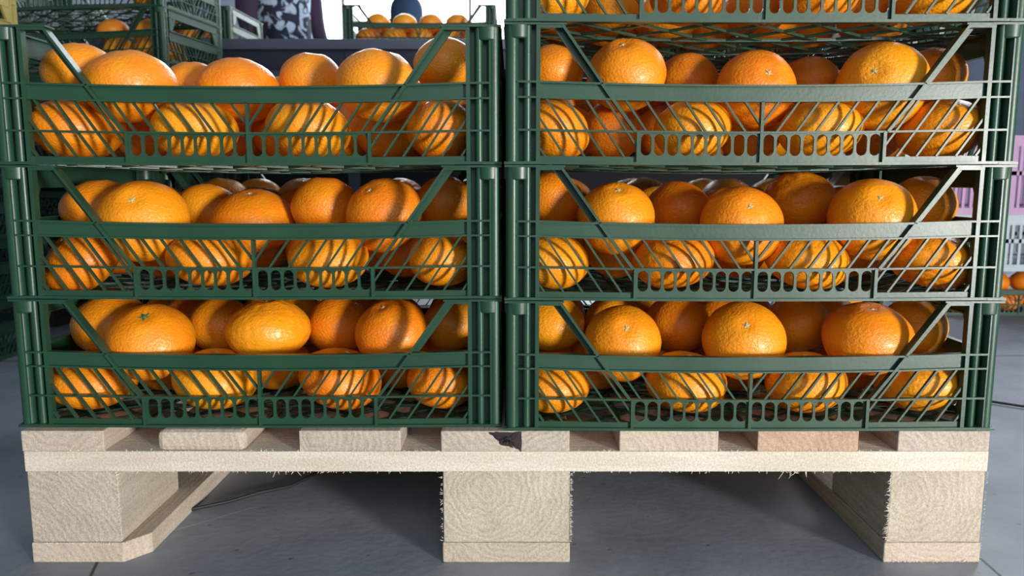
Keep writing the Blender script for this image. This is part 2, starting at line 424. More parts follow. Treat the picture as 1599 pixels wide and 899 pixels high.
def long_panel():
    """front or back wall: outer face at y=0, depth to +y"""
    m = MB(); fr = HW-.034
    m.box(-fr, fr, .004, .0068, .0655, .0790, 16)              # rail plate
    m.box(-(HW-.011), HW-.011, 0, .0075, .0786, .0806, 18)      # its upper and lower lips
    m.box(-(HW-.011), HW-.011, 0, .0075, .0640, .0658, 18)
    m.box(-(HW-.011), HW-.011, .0005, .006, .0325, .0345, 18)   # middle rib
    m.box(-fr, fr, .003, .006, .003, .0085, 16)                 # bottom band and lip
    m.box(-(HW-.003), HW-.003, -.001, .009, .0003, .0030, 18)
    m.box(-.0015, .0015, 0, .0065, .003, .0645)
    for s in (-1, 1):
        m.box(s*.121-.0016, s*.121+.0016, -.0002, .0065, .003, .0335)
        a, b_ = sorted((s*.0015, s*.1194)); slot_row(m, a, b_, 9, .0085, .0328, .003, .0054, .0104)
        for k in range(-4, 14):
            u = (fr - .0195*k - .006)
            top = (-u, .0645); z_end = .0085; bot = (-u + .68*(.0645-z_end), z_end)
            for (lo, hi, zl, zh) in ((-fr, 0, .0335, .0645), (-fr, -.121, .0085, .0335)):
                c = clip(*top, *bot, lo, hi, zl, zh)
                if c and (Vector(c[0])-Vector(c[1])).length > .004:
                    m.barxz((s*-c[0][0], c[0][1]), (s*-c[1][0], c[1][1]), .0020, .0022, .0058, 2)
        # thin end of the handle strut, over the rail and down to the slot row
        m.barxz((s*(HW-.055-.735*(.1325-.0800)), .0800), (s*.1235, .0335), .0030, -.0004, .0065, 4)
        # edge of the corner window
        m.box(min(s*fr, s*(HW-.030)), max(s*fr, s*(HW-.030)), .0004, .0085, .003, .1330)
    return m.map(lambda v: (v.x, v.y, sag(v.x, v.z, HW-.03) if v.z < .1 and abs(v.x) < HW-.03 else v.z))
def strut(s):
    m = MB(); x0, z0 = HW-.055, .1330
    x1, z1 = x0-.735*(z0-.079), .079
    m.barxz((s*x0, z0), (s*x1, z1-.0015), .0026, -.0004, .0110)
    off = .0045
    m.barxz((s*(x0+off), z0), (s*(x1+off), z1), .0080, .0080, .0108)
    a, b_ = sorted((s*(x0-.001), s*(HW-.030))); m.box(a, b_, 0, .0085, .1300, .1328)
    a, b_ = sorted((s*(x0-.004), s*(HW-.0335))); m.box(a, b_, -.0008, .016, .1328, .1346)
    return m
def short_panel():
    """side wall, local x along the wall's length, outer face at y=0"""
    m = MB(); h = HD-.030
    m.box(-h, h, .002, .0048, .1130, .1335, 8); m.box(-h, h, 0, .0065, .1120, .1140, 8); m.box(-h, h, -.001, .008, .1328, .1348, 8)
    m.box(-h, h, .003, .0060, .0560, .0800, 8); m.box(-h, h, 0, .0070, .0786, .0806, 8); m.box(-h, h, 0, .0070, .0545, .0563, 8)
    m.box(-h, h, 0, .006, .0300, .0318, 8); m.box(-h, h, .001, .006, .001, .0085, 8); m.box(-(HD-.003), HD-.003, -.001, .008, .0003, .0030, 8)
    for u in (-.060, 0, .060): m.box(u-.0015, u+.0015, 0, .006, .003, .0560)
    for s in (-1, 1):
        for k in range(9):
            u = h-.0165*k
            c = clip(-u, .0550, -u+.62*.047, .008, -h, -.0015, .008, .055)
            if c: m.barxz((s*-c[0][0], c[0][1]), (s*-c[1][0], c[1][1]), .0026, .0015, .0055)
        m.hexa([(s*h,.001,.0800),(s*(h-.012),.001,.0800),(s*(h-.030),.001,.1130),(s*h,.001,.1130),(s*h,.006,.0800),(s*(h-.012),.006,.0800),(s*(h-.030),.006,.1130),(s*h,.006,.1130)])
    return m
def post():
    """corner post for the corner at the origin, walls along +x and +y"""
    m = MB()
    m.cyl(.0068, .0068, .0005, .1330, .0066, 14)
    for sw in (False, True):
        f = (lambda v: (v.y, v.x, v.z)) if sw else (lambda v: v)
        t = MB()
        t.cyl(.0215, .0058, .0005, .1325, .0040, 10)
        t.box(.0175, .0255, .0058, .0100, .0005, .1325)
        t.box(.0060, .0320, .0100, .0120, .0005, .1325)
        t.box(.0010, .0125, .0064, .0110, .0005, .1325)
        if sw:
            for z in (.0330, .0650, .0795): t.box(.010, .030, .0015, .0105, z-.0009, z+.0009)
        t.map(f); n = len(m.v); m.v += t.v; m.f += [tuple(i+n for i in q_) for q_ in t.f]; m.smooth += t.smooth
    m.cyl(.0122, .0122, .1215, .1328, .0134, 20, .0138)
    m.cyl(.0122, .0122, .1203, .1215, .0122, 20, .0134, False)
    m.box(-.001, .034, -.001, .034, .1328, .1348)
    m.box(-.0013, .018, -.0013, .018, .0001, .0024)
    return m
def base_grid():
    m = MB(); hx, hy = HW-.006, HD-.006
    p = .058
    for sgn in (1, -1):
        for k in range(-20, 21):
            c0 = k*p
            c = clip(c0-hy*1.3, -hy, c0+hy*1.3, hy, -hx, hx, -hy, hy)
            if not c: continue
            (a0, b0), (a1, b1) = c; a0 *= sgn; a1 *= sgn
            N = 6
            for i in range(N):
                P = Vector((a0+(a1-a0)*i/N, b0+(b1-b0)*i/N)); Q = Vector((a0+(a1-a0)*(i+1)/N, b0+(b1-b0)*(i+1)/N))
                d = (Q-P).normalized(); n = Vector((-d.y, d.x))*.0016
                pts = [P-n, Q-n, Q+n, P+n]
                m.hexa([(c.x, c.y, .0010) for c in pts] + [(c.x, c.y, .0036) for c in pts])
    for y in (-.075, 0, .075): m.box(-hx, hx, y-.0015, y+.0015, .0006, .0038, 12)
    for x in (-.13, 0, .13): m.box(x-.0015, x+.0015, -hy, hy, .0006, .0038)
    return m.map(lambda v: (v.x, v.y, sag(v.x, v.z, HW)))
LP, SP, PO, BG_ = long_panel(), short_panel(), post(), base_grid()
def make_crate(mat, hscale=1.0):
    t = empty('plastic_crate')
    def add(name, mb, fn, bevel=0):
        c = MB(); c.v = [Vector(fn(v)) for v in mb.v]; c.f = mb.f; c.smooth = mb.smooth
        return c.build(name, mat, t, bevel)
    add('front_panel', LP, lambda v: (v.x, v.y-HD, v.z))
    add('back_panel', LP, lambda v: (-v.x, HD-v.y, v.z))
    add('side_panel', SP, lambda v: (-HW+v.y, v.x, v.z)); add('side_panel', SP, lambda v: (HW-v.y, -v.x, v.z))
    for sx in (-1, 1):
        for sy in (-1, 1):
            add('corner_post', PO, lambda v: (sx*(HW-v.x), sy*(HD-v.y), v.z))
    for s in (-1, 1):
        st = strut(s)
        add('handle_strut', st, lambda v: (v.x, v.y-HD, v.z)); add('handle_strut', st, lambda v: (v.x, HD-v.y, v.z))
    add('base_grid', BG_, lambda v: v)
    return t
crate0 = make_crate(M['green'])
crate_used = [False]
# base net of a loaded crate: hangs a little between its edges
_sag = MB(); _sag.f = BG_.f; _sag.smooth = BG_.smooth
_sag.v = [Vector((v.x, v.y, v.z-.0075*(1-(v.x/HW)**2)*(1-(v.y/HD)**2))) for v in BG_.v]
SAGGED = _sag.mesh('base_grid', M['green'])
def place_crate(loc, rz, label, group, sagging=False):
    t = crate0 if not crate_used[0] else copy_tree(crate0)
    crate_used[0] = True
    t.location = loc; t.rotation_euler = (0, 0, rz)
    if sagging:
        for ch in t.children:
            if ch.name.startswith('base_grid'): ch.data = SAGGED
    return tag(t, label, 'crate', group)

# ------------------------------------------------------------------ the pallet
PX = -.001
pal = tag(empty('wooden_pallet', (PX, 0, 0)), 'pale rough-sawn pine pallet carrying the two green crate stacks', 'pallet')
PD = .80
def board(name, mat, x0, x1, y0, y1, z0, z1, parent, chamfer=0, corner=0, bev=.0012):
    """a board with its origin at its middle; chamfer cuts the lower end edges, corner cuts the end corners in plan"""
    cx, cy, cz = (x0+x1)/2, (y0+y1)/2, (z0+z1)/2
    a, b_, c = (x1-x0)/2, (y1-y0)/2, (z1-z0)/2
    m = MB()
    if corner:
        k = corner
        out = [(-a, -b_), (a-k, -b_), (a, -b_+k*1.2), (a, b_-k*1.2), (a-k, b_), (-a, b_)] if chamfer > 0 else [(-a+k, -b_), (a, -b_), (a, b_), (-a+k, b_), (-a, b_-k*1.2), (-a, -b_+k*1.2)]
        if chamfer == 0: out = [(-a, -b_), (a, -b_), (a, b_), (-a, b_)]
        n = len(out)
        m.v = [Vector((x, y, -c)) for x, y in out] + [Vector((x, y, c)) for x, y in out]
        m.f = [tuple(reversed(range(n))), tuple(range(n, 2*n))] + [(i, (i+1) % n, n+(i+1) % n, n+i) for i in range(n)]
        m.smooth = [False]*len(m.f)
    else: m.box(-a, a, -b_, b_, -c, c)
    o = m.build(name, mat, parent, bev); o.location = (cx, cy, cz)
    return o
def X(px): return (px-794)/1513.0
tops = [(36, 165, 'wood'), (248, 386, 'wood'), (470, 629, 'wood_grey'), (692, 893, 'wood_grey'), (971, 1126, 'wood'), (1187, 1345, 'wood_pink'), (1406, 1549, 'wood_grey')]
for i, (a, b_, mt) in enumerate(tops):
    bev = .006 if i == 1 else .0012
    o = board('top_board', M[mt], X(a), X(b_), random.uniform(-.001, .001), PD, .122, .144, pal, bev=bev)
    if i == 3:
        # patch of bark left on the end of the middle board
        bm_ = MB(); rb = random.Random(3); oc = ((X(a)+X(b_))/2)
        outline = [(766, .0100), (779, .0106), (797, .0102), (818, .0106), (818, -.0108), (812, -.0085), (803, -.0062), (794, -.0045), (785, -.0040), (779, .0000), (774, .0050)]
        pts = []
        for k in range(len(outline)):
            p, q_ = outline[k], outline[(k+1) % len(outline)]
            for t in (0, .33, .66): pts.append((X(p[0]+(q_[0]-p[0])*t)-oc+rb.uniform(-.0008, .0008), p[1]+(q_[1]-p[1])*t+rb.uniform(-.0007, .0002)))
        cxm = X(797)-oc; czm = .0035; levels = [1, .78, .5, .22]
        rings = [[(cxm+(x-cxm)*s_, -.0004-.0035*(1-s_)*rb.uniform(.0, 1.6), czm+(z-czm)*s_) for x, z in pts] for s_ in levels]
        for r0, r1 in zip(rings, rings[1:]):
            for k in range(len(pts)): bm_.quad([r0[k], r0[(k+1) % len(pts)], r1[(k+1) % len(pts)], r1[k]])
        bm_.quad(rings[-1])
        kb = bm_.build('bark_patch', M['bark'], o); kb.location = (0, -PD/2, 0); kb['label'] = 'dark bark patch'
for y0, y1 in ((0.0, .143), (.3275, .4725), (PD-.143, PD)):
    board('cross_board', M['wood_cross'], -.5, .5, y0, y1, .100, .122, pal, bev=.0010)
for j, (y0, y1) in enumerate(((.001, .143), (.3275, .4725), (PD-.143, PD-.001))):
    for a, b_, s in ((-.499, -.405, 0), (-.0660, .0665, 1), (.4005, .499, 0)):
        board('pallet_block', M['wood_block'], a, b_, y0, y1, .022, .100, pal, bev=.0015)
board('bottom_board', M['wood'], -.5, -.384, .0, PD, 0, .022, pal, chamfer=1, corner=.020)
board('bottom_board', M['wood_block'], -.0670, .0670, .0, PD, 0, .022, pal)
board('bottom_board', M['wood'], .398, .5, .0, PD, 0, .022, pal, bev=.0015)
# frayed wood fibres along the sawn edges
def fibres(pts, seed):
    rnd = random.Random(seed); m = MB()
    for (x, y, z, dx, dz, ln, n, spread) in pts:
        for k in range(n):
            t = rnd.random(); p = Vector((x+dx*t, y+rnd.uniform(-.0012, .0004), z+dz*t)); L = ln*rnd.uniform(.3, 1.1)
            d = Vector((rnd.uniform(-1, 1)*spread[0]+spread[1], rnd.uniform(-1, .1)*.8, rnd.uniform(-1, 1)*spread[2]+spread[3])).normalized()
            c = Vector((rnd.uniform(-1, 1), rnd.uniform(-1, 1), rnd.uniform(-1, 1)))*1.3
            P = [p]
            for i in range(5): P.append(P[-1]+d*L/5); d = (d+c*.35).normalized()
            m.tube(P, [.00028, .00026, .00022, .0002, .00016, .0001], 4)
    return m
o = fibres([(-.47, 0, .1005, .93, 0, .0028, 150, (.8, 0, .3, -1)), (.285, 0, .1005, .03, 0, .010, 9, (.9, 0, .5, -.8)), (-.245, 0, .1005, .03, 0, .006, 5, (.9, 0, .4, -.8)),
            (-.0665, 0, .024, 0, .074, .004, 26, (.3, -1, .6, 0)), (.0668, 0, .024, 0, .074, .0035, 80, (.3, 1, .6, 0)), (.4000, 0, .024, 0, .074, .0055, 60, (.3, -1, .8, 0)),
            (.4995, 0, .002, 0, .10, .0016, 40, (.3, 1, .6, 0)), (-.405, 0, .024, 0, .074, .004, 60, (.5, 1, .6, 0)),
            (-.49, 0, .1225, .98, 0, .003, 160, (.8, 0, .3, 1)), (-.488, 0, .0225, .09, 0, .003, 40, (.8, 0, .3, -1)), (.405, 0, .001, .09, 0, .004, 50, (.8, 0, .3, .4))], 5).build('frayed_fibres', M['fibre'], pal)
o['kind'] = 'stuff'

# ------------------------------------------------------------------ the two stacks
LXC, RXC, LSY, RSY, Z0 = -.2580, .2500, .012+HD, .001+HD, .1445
names = {0: 'bottom crate', 1: 'second crate up', 2: 'third crate up', 3: 'fourth crate up'}
for lev, txt in ((0, 'bottom crate of the left stack, resting on the wooden pallet'),
                 (1, 'green plastic crate, second from the pallet in the left stack'),
                 (2, 'open top crate of the left stack, third from the pallet')):
    place_crate((LXC, LSY, Z0+CH*lev), 0, txt if lev == 1 else 'green plastic '+txt, 'green crates stacked on the pallet', lev > 0)
for lev, txt in ((0, 'green plastic bottom crate of the right stack, resting on the pallet'),
                 (1, 'green plastic crate, second from the pallet in the right stack'),
                 (2, 'green plastic crate, third from the pallet in the right stack'),
                 (3, 'green plastic crate at the top of the right stack, cut off by the frame')):
    place_crate((RXC, RSY, Z0+CH*lev), 0, txt, 'green crates stacked on the pallet', lev > 0)

BACKY = .012+HD+.308  # second row of crates, added to darken the gaps above the front oranges
for lev, txt in ((0, 'added green plastic crate on the pallet directly behind the left stack, lowest of three'), (1, 'added green plastic crate behind the left stack, middle one of three'), (2, 'added green plastic crate behind the left stack, top one of three')):
    place_crate((LXC+.014, BACKY, Z0+CH*lev), 0, txt, 'added green crates of the second row')
for lev, txt in enumerate(('lowest', 'second', 'third', 'uppermost')):
    place_crate((RXC+.014, BACKY, Z0+CH*lev), 0, 'added green plastic crate standing behind the right stack, %s of four' % txt, 'added green crates of the second row')

# ------------------------------------------------------------------ the oranges
def orange_mesh(kind, seed):
    bm = bmesh.new(); bmesh.ops.create_icosphere(bm, subdivisions=5 if kind == 'p' else 4, radius=1)
    rnd = random.Random(seed); off = Vector((rnd.uniform(0, 50), rnd.uniform(0, 50), rnd.uniform(0, 50)))
    lob = rnd.choice((8, 9, 10)); ph = [rnd.uniform(-.25, .25) for _ in range(12)]
    for v in bm.verts:
        n = v.co.normalized(); th = math.acos(max(-1, min(1, n.z))); ph_ = math.atan2(n.y, n.x)
        r = 1 + .035*noise.noise(n*1.3+off) + .012*noise.noise(n*3.5+off)
        w = math.cos(lob*(ph_ + .12*noise.noise(n*1.5+off)))
        crease = -max(0, w)**3
        r += .030*crease*math.exp(-(th/.55)**2)*(1-math.exp(-(th/.09)**2))
        r -= .075*math.exp(-(th/.17)**2)
        r += .020*math.exp(-((th-.32)/.16)**2)
        r -= .050*math.exp(-((math.pi-th)/.28)**2)
        if kind == 'r': r += .0055*w*math.sin(th)**1.5
        if kind == 'p':
            r += .012*noise.noise(n*9+off) - .008*max(0, w)**3*math.sin(th)
        v.co = n*r
    me = bpy.data.meshes.new('mandarin_orange'); bm.to_mesh(me); bm.free()
    me.polygons.foreach_set('use_smooth', [True]*len(me.polygons)); me.materials.append(M[kind]); me.update()
    return me
OM = {'s': [orange_mesh('s', k) for k in range(4)], 'r': [orange_mesh('r', 10+k) for k in range(3)], 'p': [orange_mesh('p', 20+k) for k in range(2)]}
def stem_mesh(mat, big):
    m = MB(); N = 10; s = 1.5 if big else 1.0; z = .925
    c = [(0, 0, z+.012)]
    ring = []
    for k in range(N):
        a = 2*math.pi*k/N; r = (.105 if k % 2 == 0 else .050)*s
        ring.append((r*math.cos(a), r*math.sin(a), z+(.030 if k % 2 == 0 else .012)))
    for k in range(N):
        m.quad([(0, 0, z+.03), ring[k], ring[(k+1) % N]], True); m.quad([(0, 0, z-.02), ring[(k+1) % N], ring[k]])
    m.cyl(0, 0, z, z+.050, .040*s, 8, .028*s)
    return m.mesh('stem', mat)
SM = {False: stem_mesh(M['stem'], False), True: stem_mesh(M['green_stem'], True)}
def put_orange(i, x, y, z, a, b_, kind, stem, green=False):
    o = bpy.data.objects.new('mandarin_orange', OM[kind][i % len(OM[kind])]); COL.objects.link(o)
    rnd = random.Random(i*7+1)
    if stem is None:
        t = rnd.uniform(.03, .28); ph = rnd.uniform(0, 6.28)
        stem = (math.sin(t)*math.cos(ph), math.sin(t)*math.sin(ph), math.cos(t))
    q_ = Vector(stem).normalized().to_track_quat('Z', 'X')
    q_ = q_ @ Matrix.Rotation(rnd.uniform(0, 6.28), 3, 'Z').to_quaternion()
    o.rotation_mode = 'QUATERNION'; o.rotation_quaternion = q_
    o.location = (x, y, z); k = .99
    o.scale = (a*k, a*k, b_*k)
    c = bpy.data.objects.new('stem', SM[green]); COL.objects.link(c); c.parent = o
    if green: c['label'] = 'green stem cap'
    return o
ORANGES = [  # crate, row, x, y, z, half width, half height, skin, stem direction, green stem
 ('L1','A',-0.4593,0.0652,0.1815,0.0462,0.0305,'s',None),
 ('L1','A',-0.3224,0.0652,0.1837,0.0462,0.0327,'r',None),
 ('L1','A',-0.1850,0.0652,0.1837,0.0462,0.0327,'r',None),
 ('L1','A',-0.0737,0.0600,0.1808,0.0369,0.0298,'s',None),
 ('L1','B',-0.4059,0.1379,0.1845,0.0411,0.0335,'s',None),
 ('L1','B',-0.2763,0.1402,0.1845,0.0381,0.0335,'s',None),
 ('L1','B',-0.1333,0.1461,0.1845,0.0396,0.0335,'s',None),
 ('L1','T',-0.3935,0.0661,0.2253,0.0471,0.0384,'s',(0.11,-0.50,0.86)),
 ('L1','T',-0.2687,0.0868,0.2338,0.0462,0.0347,'p',None),
 ('L1','T',-0.1306,0.0891,0.2312,0.0426,0.0361,'s',(-0.21,-0.37,0.91)),
 ('L1','U',-0.4622,0.1182,0.2349,0.0433,0.0348,'s',None),
 ('L1','U',-0.3443,0.1462,0.2279,0.0402,0.0340,'s',None),
 ('L1','U',-0.2037,0.1445,0.2290,0.0387,0.0348,'s',None),
 ('L1','U',-0.0671,0.1476,0.2292,0.0360,0.0324,'s',None),
 ('L1','V',-0.4012,0.2023,0.2218,0.0397,0.0357,'s',None),
 ('L1','V',-0.2650,0.2021,0.2248,0.0363,0.0327,'s',None),
 ('L1','V',-0.1439,0.2036,0.2248,0.0363,0.0327,'s',None),
 ('L1','C',-0.4655,0.2026,0.1850,0.0400,0.0340,'s',None),
 ('L1','C',-0.3229,0.2007,0.1850,0.0400,0.0340,'s',None),
 ('L1','C',-0.2027,0.2013,0.1850,0.0400,0.0340,'s',None),
 ('L1','C',-0.0784,0.1998,0.1850,0.0400,0.0340,'s',None),
 ('L1','D',-0.3799,0.2630,0.1850,0.0400,0.0340,'s',None),
 ('L1','D',-0.2549,0.2592,0.1850,0.0400,0.0340,'s',None),
 ('L1','D',-0.1301,0.2606,0.1850,0.0400,0.0340,'s',None),
 ('L1','E',-0.4495,0.2630,0.2235,0.0400,0.0340,'s',None),
 ('L1','E',-0.3173,0.2630,0.2235,0.0400,0.0340,'s',None),
 ('L1','E',-0.1925,0.2630,0.2235,0.0400,0.0340,'s',None),
 ('L1','E',-0.0675,0.2614,0.2235,0.0400,0.0340,'s',None),
 ('L2','A',-0.4596,0.0649,0.3168,0.0459,0.0303,'s',(-0.50,-0.47,0.73)),
 ('L2','A',-0.3220,0.0649,0.3171,0.0459,0.0306,'r',None),
 ('L2','A',-0.1929,0.0631,0.3178,0.0431,0.0313,'r',None),
 ('L2','A',-0.0706,0.0600,0.3157,0.0360,0.0292,'s',None),
 ('L2','B',-0.3978,0.1355,0.3200,0.0374,0.0335,'s',None),
 ('L2','B',-0.2347,0.1722,0.3200,0.0374,0.0335,'s',None),
 ('L2','B',-0.1182,0.1436,0.3200,0.0374,0.0335,'s',None),
 ('L2','T',-0.3926,0.0665,0.3575,0.0475,0.0390,'s',(0.07,-0.77,0.64)),
 ('L2','T',-0.2972,0.1359,0.3527,0.0482,0.0369,'s',(-0.01,-0.28,0.96)),
 ('L2','T',-0.1357,0.0849,0.3633,0.0439,0.0382,'s',(-0.35,-0.57,0.75)),
 ('L2','U',-0.4631,0.1148,0.3689,0.0424,0.0326,'s',None),
 ('L2','U',-0.3655,0.1838,0.3633,0.0394,0.0334,'s',(0.37,0.14,0.92)),
 ('L2','U',-0.2108,0.1296,0.3695,0.0394,0.0355,'s',None),
 ('L2','U',-0.0729,0.1441,0.3729,0.0363,0.0327,'s',None),
 ('L2','V',-0.4350,0.2092,0.3638,0.0373,0.0292,'s',None),
 ('L2','V',-0.2607,0.2167,0.3622,0.0373,0.0308,'s',None),
 ('L2','V',-0.1093,0.2020,0.3606,0.0360,0.0324,'s',None),
 ('L2','C',-0.4655,0.1670,0.3205,0.0400,0.0340,'s',None),
 ('L2','C',-0.3137,0.2071,0.3205,0.0400,0.0340,'s',None),
 ('L2','C',-0.1661,0.2009,0.3205,0.0400,0.0340,'s',None),
 ('L2','C',-0.0548,0.1830,0.3205,0.0400,0.0340,'s',None),
 ('L2','D',-0.3899,0.2630,0.3205,0.0400,0.0340,'s',None),
 ('L2','D',-0.2332,0.2630,0.3205,0.0400,0.0340,'s',None),
 ('L2','D',-0.1097,0.2630,0.3205,0.0400,0.0340,'s',None),
 ('L2','E',-0.4655,0.2630,0.3301,0.0400,0.0340,'s',None),
 ('L2','E',-0.3285,0.2630,0.3590,0.0400,0.0340,'s',None),
 ('L2','E',-0.1714,0.2630,0.3590,0.0400,0.0340,'s',None),
 ('L2','E',-0.0505,0.2454,0.3590,0.0400,0.0340,'s',None),
 ('L3','A',-0.4587,0.0658,0.4532,0.0468,0.0312,'r',None),
 ('L3','A',-0.3303,0.0632,0.4539,0.0442,0.0319,'r',None),
 ('L3','A',-0.2106,0.0648,0.4546,0.0448,0.0326,'r',None),
 ('L3','A',-0.0702,0.0600,0.4532,0.0360,0.0312,'s',None),
 ('L3','B',-0.4191,0.1428,0.4555,0.0365,0.0335,'s',None),
 ('L3','B',-0.2667,0.1664,0.4555,0.0365,0.0335,'s',None),
 ('L3','B',-0.1391,0.1472,0.4555,0.0365,0.0335,'s',None),
 ('L3','T',-0.3959,0.0661,0.4974,0.0471,0.0374,'s',None),
 ('L3','T',-0.3012,0.1177,0.4998,0.0457,0.0360,'s',None),
 ('L3','T',-0.1398,0.0865,0.5009,0.0457,0.0395,'s',None),
 ('L3','U',-0.4670,0.0992,0.5173,0.0385,0.0311,'s',None),
 ('L3','U',-0.3680,0.1588,0.5066,0.0360,0.0312,'s',None),
 ('L3','U',-0.2267,0.1500,0.5135,0.0371,0.0334,'s',None),
 ('L3','U',-0.0730,0.1500,0.5315,0.0360,0.0324,'s',None),
 ('L3','V',-0.4198,0.2045,0.5015,0.0360,0.0270,'s',None),
 ('L3','V',-0.2755,0.2078,0.5015,0.0360,0.0270,'s',None),
 ('L3','V',-0.1311,0.2076,0.4999,0.0360,0.0286,'s',None),
 ('L3','C',-0.4655,0.2002,0.4560,0.0400,0.0340,'s',None),
 ('L3','C',-0.3323,0.2012,0.4560,0.0400,0.0340,'s',None),
 ('L3','C',-0.1975,0.1924,0.4560,0.0400,0.0340,'s',None),
 ('L3','C',-0.0780,0.1900,0.4560,0.0400,0.0340,'s',None),
 ('L3','D',-0.3858,0.2569,0.4560,0.0400,0.0340,'s',None),
 ('L3','D',-0.2608,0.2514,0.4560,0.0400,0.0340,'s',None),
 ('L3','D',-0.1359,0.2575,0.4560,0.0400,0.0340,'s',None),
 ('L3','E',-0.4630,0.2630,0.4941,0.0400,0.0340,'s',None),
 ('L3','E',-0.3229,0.2630,0.4945,0.0400,0.0340,'s',None),
 ('L3','E',-0.1984,0.2552,0.4945,0.0400,0.0340,'s',None),
 ('L3','E',-0.0734,0.2570,0.4945,0.0400,0.0340,'s',None),
 ('R1','A',0.0486,0.0497,0.1804,0.0407,0.0294,'r',None),
 ('R1','A',0.1946,0.0529,0.1832,0.0449,0.0322,'r',None),
 ('R1','A',0.3247,0.0522,0.1832,0.0442,0.0322,'r',None),
 ('R1','A',0.4512,0.0543,0.1815,0.0463,0.0305,'r',None),
 ('R1','B',0.1131,0.1418,0.1845,0.0376,0.0335,'s',None),
 ('R1','B',0.2690,0.1360,0.1845,0.0360,0.0335,'s',None),
 ('R1','B',0.4064,0.1330,0.1845,0.0361,0.0335,'s',None),
 ('R1','T',0.1281,0.0768,0.2213,0.0436,0.0392,'s',(-0.00,-0.79,0.61)),
 ('R1','T',0.2599,0.0662,0.2265,0.0450,0.0386,'s',(-0.16,-0.78,0.61)),
 ('R1','T',0.3913,0.0563,0.2312,0.0471,0.0378,'s',(-0.04,-0.32,0.95)),
 ('R1','U',0.0512,0.1380,0.2333,0.0412,0.0321,'s',None),
 ('R1','U',0.2019,0.1365,0.2328,0.0382,0.0336,'s',None),
 ('R1','U',0.3445,0.1387,0.2316,0.0382,0.0336,'r',None),
 ('R1','U',0.4615,0.0945,0.2368,0.0360,0.0324,'s',None),
 ('R1','V',0.1344,0.1938,0.2248,0.0376,0.0327,'s',None),
 ('R1','V',0.2674,0.1930,0.2264,0.0360,0.0311,'s',None),
 ('R1','V',0.4019,0.1842,0.2265,0.0360,0.0310,'s',None),
 ('R1','C',0.0557,0.1900,0.1850,0.0400,0.0340,'s',None),
 ('R1','C',0.1929,0.1870,0.1850,0.0400,0.0340,'s',None),
 ('R1','C',0.3222,0.1865,0.1850,0.0400,0.0340,'s',None),
 ('R1','C',0.4566,0.1901,0.1850,0.0400,0.0340,'s',None),
 ('R1','D',0.1258,0.2520,0.1850,0.0400,0.0340,'s',None),
 ('R1','D',0.2518,0.2458,0.1850,0.0400,0.0340,'s',None),
 ('R1','D',0.3757,0.2423,0.1850,0.0400,0.0340,'s',None),
 ('R1','E',0.0633,0.2520,0.2235,0.0400,0.0340,'s',None),
 ('R1','E',0.1893,0.2494,0.2235,0.0400,0.0340,'s',None),
 ('R1','E',0.3140,0.2520,0.2235,0.0400,0.0340,'s',None),
 ('R1','E',0.4375,0.2520,0.2235,0.0400,0.0340,'s',None),
 ('R2','A',0.0476,0.0490,0.3160,0.0398,0.0295,'r',None),
 ('R2','A',0.1770,0.0519,0.3174,0.0439,0.0309,'p',None),
 ('R2','A',0.3199,0.0533,0.3174,0.0453,0.0309,'p',None),
 ('R2','A',0.4523,0.0532,0.3173,0.0452,0.0308,'p',None),
 ('R2','B',0.1256,0.1386,0.3200,0.0360,0.0335,'s',None),
 ('R2','B',0.2686,0.1402,0.3200,0.0360,0.0335,'s',None),
 ('R2','B',0.4016,0.1392,0.3200,0.0360,0.0335,'s',None),
 ('R2','T',0.1186,0.0770,0.3601,0.0426,0.0384,'s',(-0.02,-0.53,0.85)),
 ('R2','T',0.2484,0.0532,0.3533,0.0434,0.0391,'s',(-0.01,-0.81,0.58)),
 ('R2','T',0.3869,0.0535,0.3600,0.0455,0.0406,'s',(-0.17,-0.77,0.61)),
 ('R2','U',0.0517,0.1390,0.3796,0.0360,0.0314,'s',None),
 ('R2','U',0.1981,0.1368,0.3670,0.0374,0.0330,'r',None),
 ('R2','U',0.3389,0.1390,0.3766,0.0419,0.0344,'p',None),
 ('R2','U',0.4615,0.0973,0.3741,0.0360,0.0314,'s',None),
 ('R2','V',0.1265,0.1966,0.3642,0.0360,0.0288,'s',None),
 ('R2','V',0.2690,0.1935,0.3641,0.0360,0.0289,'s',None),
 ('R2','V',0.4076,0.1831,0.3657,0.0360,0.0273,'s',None),
 ('R2','C',0.0665,0.1820,0.3205,0.0400,0.0340,'s',None),
 ('R2','C',0.1868,0.1874,0.3205,0.0400,0.0340,'s',None),
 ('R2','C',0.3228,0.1895,0.3205,0.0400,0.0340,'s',None),
 ('R2','C',0.4536,0.1914,0.3205,0.0400,0.0340,'s',None),
 ('R2','D',0.1279,0.2473,0.3205,0.0400,0.0340,'s',None),
 ('R2','D',0.2524,0.2415,0.3205,0.0400,0.0340,'s',None),
 ('R2','D',0.3761,0.2454,0.3205,0.0400,0.0340,'s',None),
 ('R2','E',0.0654,0.2450,0.3590,0.0400,0.0340,'s',None),
 ('R2','E',0.1904,0.2499,0.3590,0.0400,0.0340,'s',None),
 ('R2','E',0.3140,0.2520,0.3590,0.0400,0.0340,'s',None),
 ('R2','E',0.4383,0.2520,0.3590,0.0400,0.0340,'s',None),
 ('R3','A',0.0479,0.0490,0.4521,0.0388,0.0301,'r',None),
 ('R3','A',0.1919,0.0492,0.4535,0.0402,0.0315,'r',None),
 ('R3','A',0.3259,0.0512,0.4528,0.0429,0.0308,'s',None),
 ('R3','A',0.4533,0.0522,0.4528,0.0442,0.0308,'s',None),
 ('R3','B',0.1176,0.1183,0.4555,0.0360,0.0335,'s',None),
 ('R3','B',0.2775,0.1331,0.4555,0.0360,0.0335,'s',None),
 ('R3','B',0.4160,0.1328,0.4555,0.0360,0.0335,'s',None),
